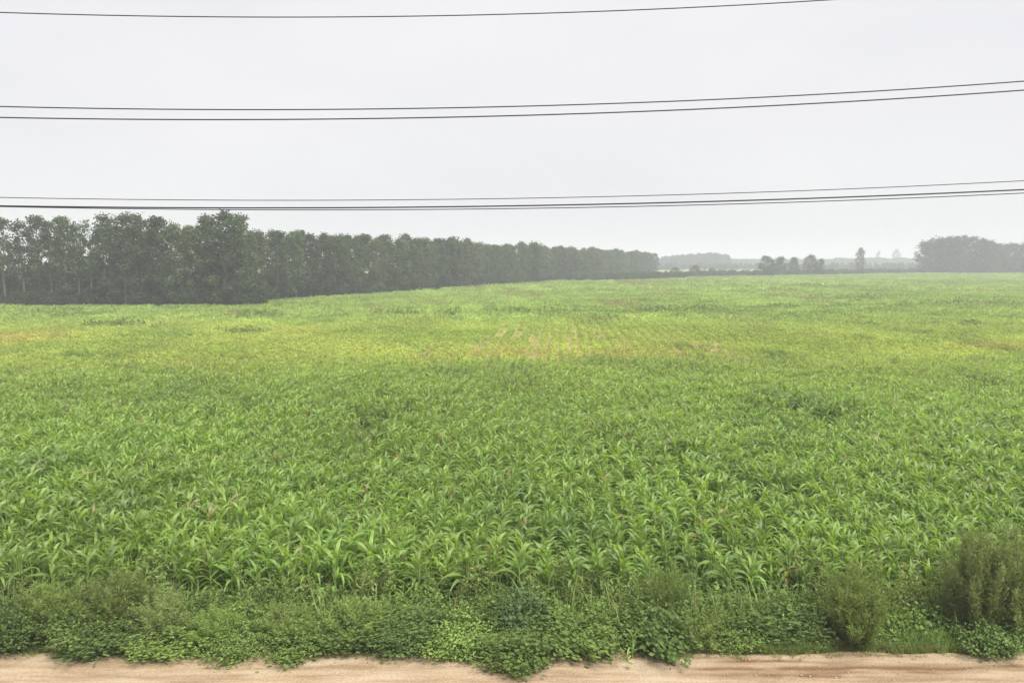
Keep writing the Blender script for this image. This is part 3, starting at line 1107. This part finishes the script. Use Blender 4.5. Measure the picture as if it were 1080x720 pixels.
LEAFY = [leafy(300 + k, 1.0, 1.0, 70, 125, 0.05, 0.6, 1.15) for k in range(5)]
BROAD = [leafy(330 + k, 1.0, 1.0, 56, 90, 0.065, 0.7, 1.15) for k in range(3)]
WISP = feathery(390, 1.0, 1.0, 60, 70)
FEATH = [feathery(360 + k, 1.0, 1.0, 150, 120) for k in range(4)]
C_DARK, C_MID, C_LIGHT, C_OLIVE, C_BROWN, C_BLUE = (0.105, 0.16, 0.044), (0.145, 0.21, 0.054), (0.17, 0.245, 0.06), (0.185, 0.25, 0.066), (0.18, 0.23, 0.078), (0.12, 0.19, 0.075)
# photo x, base y, top y, width in px, kind, colour, label
shrubs = [
    (14, 692, 628, 75, 'l', C_DARK, 'dark leafy shrub cut by the left edge of the photo'),
    (46, 684, 614, 70, 'f', C_OLIVE, 'olive wispy shrub rising behind the dark leafy one at the far left'),
    (82, 694, 640, 66, 'l', C_MID, 'mid green shrub between the two wispy shrubs on the left'),
    (128, 680, 600, 84, 'f', C_OLIVE, 'tall wispy olive shrub sticking up into the maize on the left'),
    (120, 696, 648, 92, 'l', C_DARK, 'wide dark leafy shrub in front of the tall wispy olive one'),
    (172, 690, 622, 70, 'f', C_BROWN, 'brownish wispy shrub right of the tall olive one on the left'),
    (180, 699, 655, 80, 'l', C_LIGHT, 'light green low shrub spilling to the road left of the pale grass tip'),
    (226, 694, 640, 62, 'f', C_LIGHT, 'light green feathery shrub with a rounded top'),
    (252, 698, 656, 64, 'l', C_MID, 'green mound where shrubs narrow in the left half'),
    (305, 692, 640, 84, 'f', C_OLIVE, 'broad olive feathery mound left of the dark leafy thicket'),
    (318, 696, 652, 76, 'l', C_MID, 'small-leaved green shrub at the foot of the broad olive mound'),
    (378, 690, 630, 80, 'f', C_OLIVE, 'yellowish olive wispy shrub above the dark thicket'),
    (392, 694, 640, 96, 'l', C_DARK, 'darkest leafy thicket left of the middle of the verge'),
    (440, 695, 640, 76, 'l', C_DARK, 'dark small-leaved shrub joined to the right of the darkest thicket'),
    (482, 690, 642, 84, 'l', C_LIGHT, 'bright yellow-green mound right of the dark thicket'),
    (505, 699, 662, 80, 'l', C_MID, 'low creeping mound before the bright yellow-green one'),
    (546, 701, 664, 62, 'b', C_MID, 'low leafy mound that pushes furthest out over the road'),
    (552, 676, 618, 56, 'b', C_BLUE, 'blue-green round plant standing above the mounds in the middle'),
    (600, 694, 650, 92, 'b', C_MID, 'flat wide green mound right of the blue-green plant'),
    (640, 688, 636, 76, 'l', C_LIGHT, 'fresh green shrub behind the lone maize seedling'),
    (690, 692, 636, 88, 'b', C_DARK, 'broad-leaved dark shrub right of the lone maize seedling'),
    (706, 672, 586, 56, 'f', C_LIGHT, 'tall slim grey-green wispy plant reaching up into the maize'),
    (738, 690, 630, 70, 'l', C_OLIVE, 'olive small-leaved shrub right of the tall slim wispy plant'),
    (772, 688, 650, 60, 'l', C_LIGHT, 'low light green shrub above the rutted part of the road'),
    (818, 684, 636, 84, 'b', C_DARK, 'dark broad-leaved shrub left of the rounded olive broom'),
    (848, 686, 650, 50, 'l', C_MID, 'small green shrub touching the rounded olive broom'),
    (903, 690, 594, 84, 'f', C_OLIVE, 'rounded olive broom-like shrub left of the grassy dip'),
    (1034, 684, 552, 84, 'f', C_BROWN, 'tallest brownish broom-like shrub on the right of the photo'),
    (1078, 686, 550, 92, 'f', C_BROWN, 'tall brownish broom-like shrub cut by the right edge of the photo'),
    (1048, 690, 640, 90, 'l', C_DARK, 'dark leafy shrub at the foot of the tall broom-like pair'),
]
random.seed(23)
for i, (px_, by, ty, wpx, kd, c, lab) in enumerate(shrubs):
    p = ground(px_, by)
    depth = math.hypot(p.y, CAM_H)
    if px_ != 546:
        p.y += 0.42
        p.x *= 1.02
    w = wpx / F * depth * (0.9 if kd == 'f' else 1.15)
    h = at(px_, ty + (0 if kd == 'f' else 3), p.y).z
    src = {'l': LEAFY, 'f': FEATH, 'b': BROAD}[kd]
    sh = WISP if 'tall slim' in lab else src[i % len(src)]
    root = thing('leafy_shrub' if kd != 'f' else 'wispy_shrub', lab, 'shrub', 'shrubs along the road verge', p, random.uniform(0, 6.28))
    root.scale = (w, min(w, 1.15), h)
    link('stems', sh[0], root)
    fo = link('foliage', sh[1], root)
    tint(fo, np.array(c) * (0.92 if kd == 'f' and px_ > 880 else 1.0))

# low weeds and grass that clothe the verge (stuff)
def sprig(seed, h, n, leaf):
    r = np.random.default_rng(seed)
    g = Geo()
    e = np.array((r.uniform(-.2, .2), r.uniform(-.2, .2), h))
    t = r.random(n) ** 0.8
    c = e[None] * t[:, None] * np.array((1, 1, 1)) + r.normal(size=(n, 3)) * 0.07 * (1.2 - 0.7 * t)[:, None]
    nr_ = r.normal(size=(n, 3)) * 0.7 + np.array((0, 0, 0.6))
    v, f = leaf_quads(c, nr_, leaf * r.uniform(0.6, 1.3, n), 0.35, r)
    g.add(v, f)
    v, f = tube([(0, 0, 0), tuple(e * 0.5 + np.array((0.02, 0, 0))), tuple(e)], [0.005, 0.004, 0.001], 3)
    g.add(v, f, None, 1)
    return g.mesh('sprig', [M_SHRUB, M_STEM])


n = 1100
x = rng.uniform(-12.5, 12.5, n)
y = edge_y(x) + 0.45 + rng.random(n) * 1.6
k = fbm(x / 0.7, y / 0.6, 121, 2) > 0.42
x, y = x[k], y[k]
n = len(x)
scatter('verge_sprigs', np.stack([x, y, np.zeros(n)], 1), np.stack([rng.normal(0, .15, n), rng.normal(0, .15, n), rng.uniform(0, 6.28, n)], 1),
        rng.uniform(0.5, 1.1, n) * np.clip((y - edge_y(x)) / 1.0, 0.55, 1.15), lerp3(C_MID, (0.19, 0.22, 0.07), rng.random(n)) * rng.uniform(0.8, 1.2, (n, 1)),
        [sprig(1100 + i, 1.0, 60, 0.1) for i in range(5)])
n = 4200
x = rng.uniform(-12.5, 12.5, n)
y = edge_y(x) + rng.random(n) ** 1.3 * 2.6 - 0.05
k = ~((x > 7.2) & (x < 8.9) & (rng.random(n) < 0.6))
x, y = x[k], y[k]
n = len(x)
mixv = fbm(x / 0.9, y / 0.7, 101, 3)
scatter('verge_weeds', np.stack([x, y, np.zeros(n)], 1), np.stack([np.zeros(n), np.zeros(n), rng.uniform(0, 6.28, n)], 1),
        rng.uniform(0.6, 1.25, n) * np.clip((y - edge_y(x) + 0.25) / 0.6, 0.45, 1.3), lerp3(C_DARK, C_LIGHT, (mixv - 0.25) * 1.8) * rng.uniform(0.8, 1.2, (n, 1)),
        [clump(980 + i, 90, 0.22, 0.45, 0.058, 0.62, M_SHRUB) for i in range(4)])
n = 3600
x = rng.uniform(-12.5, 12.5, n)
y = edge_y(x) - 0.10 + np.abs(rng.normal(0, 0.16, n)) * (0.4 + 1.3 * fbm(x, x * 0 + 4, 111))
xa = rng.uniform(7.0, 9.3, 420)
ya = edge_y(xa) + rng.uniform(0, 1.9, 420)
xe = np.concatenate([rng.uniform(3.6, 9.5, 520), rng.uniform(-9.5, -7.2, 160)])
ye = edge_y(xe) - 0.12 + 0.5 * rng.random(680) ** 1.4
x, y = np.concatenate([x, xe, xa]), np.concatenate([y, ye, ya])
k = (fbm(x / 0.8, y * 0, 113) > 0.4) | ((x > 3.8) & (x < 7.5))
k[-1100:] = True
x, y = x[k], y[k]
n = len(x)
mixv = rng.random(n)
c = lerp3((0.12, 0.19, 0.045), (0.24, 0.25, 0.085), mixv)
c[-420:] = lerp3((0.11, 0.2, 0.04), (0.16, 0.25, 0.05), rng.random(420))
sc_ = rng.uniform(0.45, 1.0, n)
sc_[-420:] = rng.uniform(0.8, 1.5, 420)
scatter('verge_grass', np.stack([x, y, np.zeros(n)], 1), np.stack([np.zeros(n), np.zeros(n), rng.uniform(0, 6.28, n)], 1),
        sc_, c, [tuft(1000 + i, 22, 0.1, 0.26, 0.011, M_GRASS, 0.7) for i in range(4)])

# taller grass and dry stems standing among the shrubs (stuff)
n = 1000
x = rng.uniform(-12.5, 12.5, n)
y = edge_y(x) + 0.3 + 1.7 * rng.random(n)
k = fbm(x / 0.6, y / 0.6, 131, 2) > 0.45
x, y = x[k], y[k]
n = len(x)
scatter('tall_grass', np.stack([x, y, np.zeros(n)], 1), np.stack([rng.normal(0, .1, n), rng.normal(0, .1, n), rng.uniform(0, 6.28, n)], 1),
        rng.uniform(1.6, 3.6, n), lerp3((0.13, 0.22, 0.05), (0.27, 0.26, 0.1), rng.random(n) ** 1.5), [tuft(1050 + i, 9, 0.09, 0.3, 0.0055, M_GRASS, 0.6, 4) for i in range(4)])
# short grass fringing the road (stuff)
n = 1300
x = rng.uniform(-12, 12, n)
y = edge_y(x) - 0.05 - 0.3 * rng.random(n) ** 2.2
k = fbm(x / 0.5, x * 0 + 2, 133) > 0.38
x, y = x[k], y[k]
n = len(x)
scatter('fringe_grass', np.stack([x, y, np.full(n, 0.02)], 1), np.stack([np.zeros(n), np.zeros(n), rng.uniform(0, 6.28, n)], 1),
        rng.uniform(0.25, 0.7, n), lerp3((0.14, 0.21, 0.05), (0.27, 0.27, 0.1), rng.random(n)), [tuft(1060 + i, 14, 0.09, 0.26, 0.01, M_GRASS, 0.8) for i in range(3)])

# grit and clods on the road (stuff)
GRIT = []
for sd in range(3):
    r_ = random.Random(sd)
    vs, fs = [], []
    for i in range(4):
        th = math.pi * (i + 0.05) / 3.1
        for k in range(6):
            a = 2 * math.pi * k / 6
            q = 0.85 + 0.35 * r_.random()
            vs.append((q * 1.3 * math.sin(th) * math.cos(a), q * math.sin(th) * math.sin(a), q * 0.6 * math.cos(th)))
    for i in range(3):
        for k in range(6):
            fs.append((i * 6 + k, (i + 1) * 6 + k, (i + 1) * 6 + (k + 1) % 6, i * 6 + (k + 1) % 6))
    GRIT.append(make_mesh('grit', vs, fs, [M_STONE], True))
n = 1500
x = rng.uniform(-10, 10, n)
y = edge_y(x) - 0.05 - rng.random(n) ** 1.5 * 2.2
scatter('road_grit', np.stack([x, y, np.full(n, 0.045)], 1), rng.uniform(0, 6.28, (n, 3)) * np.array((0.05, 0.05, 1)), 0.006 + 0.022 * rng.random(n) ** 4,
        np.full((n, 3), 0.4), GRIT)

# ------------------------------------------------------------------ overhead cables: catenaries along the road
cables = [
    (12.0, 300, 18.3, 5.5e-5, 0.008, 'highest single black cable crossing near the top of the photo'),
    (11.7, 270, 115.8, 4.57e-5, 0.0085, 'upper cable of the pair in the middle of the sky'),
    (12.2, 230, 126.3, 4.3e-5, 0.0095, 'lower and slightly thicker cable of the middle pair'),
    (12.6, 300, 211.3, 3.39e-5, 0.0058, 'thin cable just above the thick lowest ones'),
    (12.0, 270, 219.3, 2.94e-5, 0.0105, 'thick black cable low over the tree tops'),
    (12.3, 330, 221.4, 3.15e-5, 0.0065, 'lowest thin cable that crosses just under the thick black one'),
]
for Yc, x0, y0, k_, rd, lab in cables:
    sm = [at(px_, y0 - k_ * (px_ - x0) ** 2, Yc) for px_ in (-100, 540, 1180)]
    A = np.polyfit([v.x for v in sm], [v.z for v in sm], 2)
    xs_ = np.linspace(-27, 23, 120)
    path = [(xx, Yc, float(np.polyval(A, xx))) for xx in xs_]
    v, f = tube(path, [rd] * len(path), 6)
    o = link('power_cable', make_mesh('power_cable', v, f, [M_WIRE], True))
    tag(o, lab, 'cable', 'overhead cables along the road')

# ------------------------------------------------------------------ haze
hm, HN, HL, h_out = base_mat('haze')
pv = HN.new('ShaderNodeVolumePrincipled')
pv.inputs['Color'].default_value = (0.715, 0.718, 0.8, 1)
pv.inputs['Density'].default_value = 0.00105
pv.inputs['Anisotropy'].default_value = 0.0
HL.new(pv.outputs[0], h_out.inputs['Volume'])
x0, x1, y0, y1, z0, z1 = -4100, 4100, -400, 5100, -1.0, 36.0
me = make_mesh('haze', [(x0, y0, z0), (x1, y0, z0), (x1, y1, z0), (x0, y1, z0), (x0, y0, z1), (x1, y0, z1), (x1, y1, z1), (x0, y1, z1)],
               [(0, 3, 2, 1), (4, 5, 6, 7), (0, 1, 5, 4), (1, 2, 6, 5), (2, 3, 7, 6), (3, 0, 4, 7)], [hm], False)
tag(link('haze', me), kind='stuff')
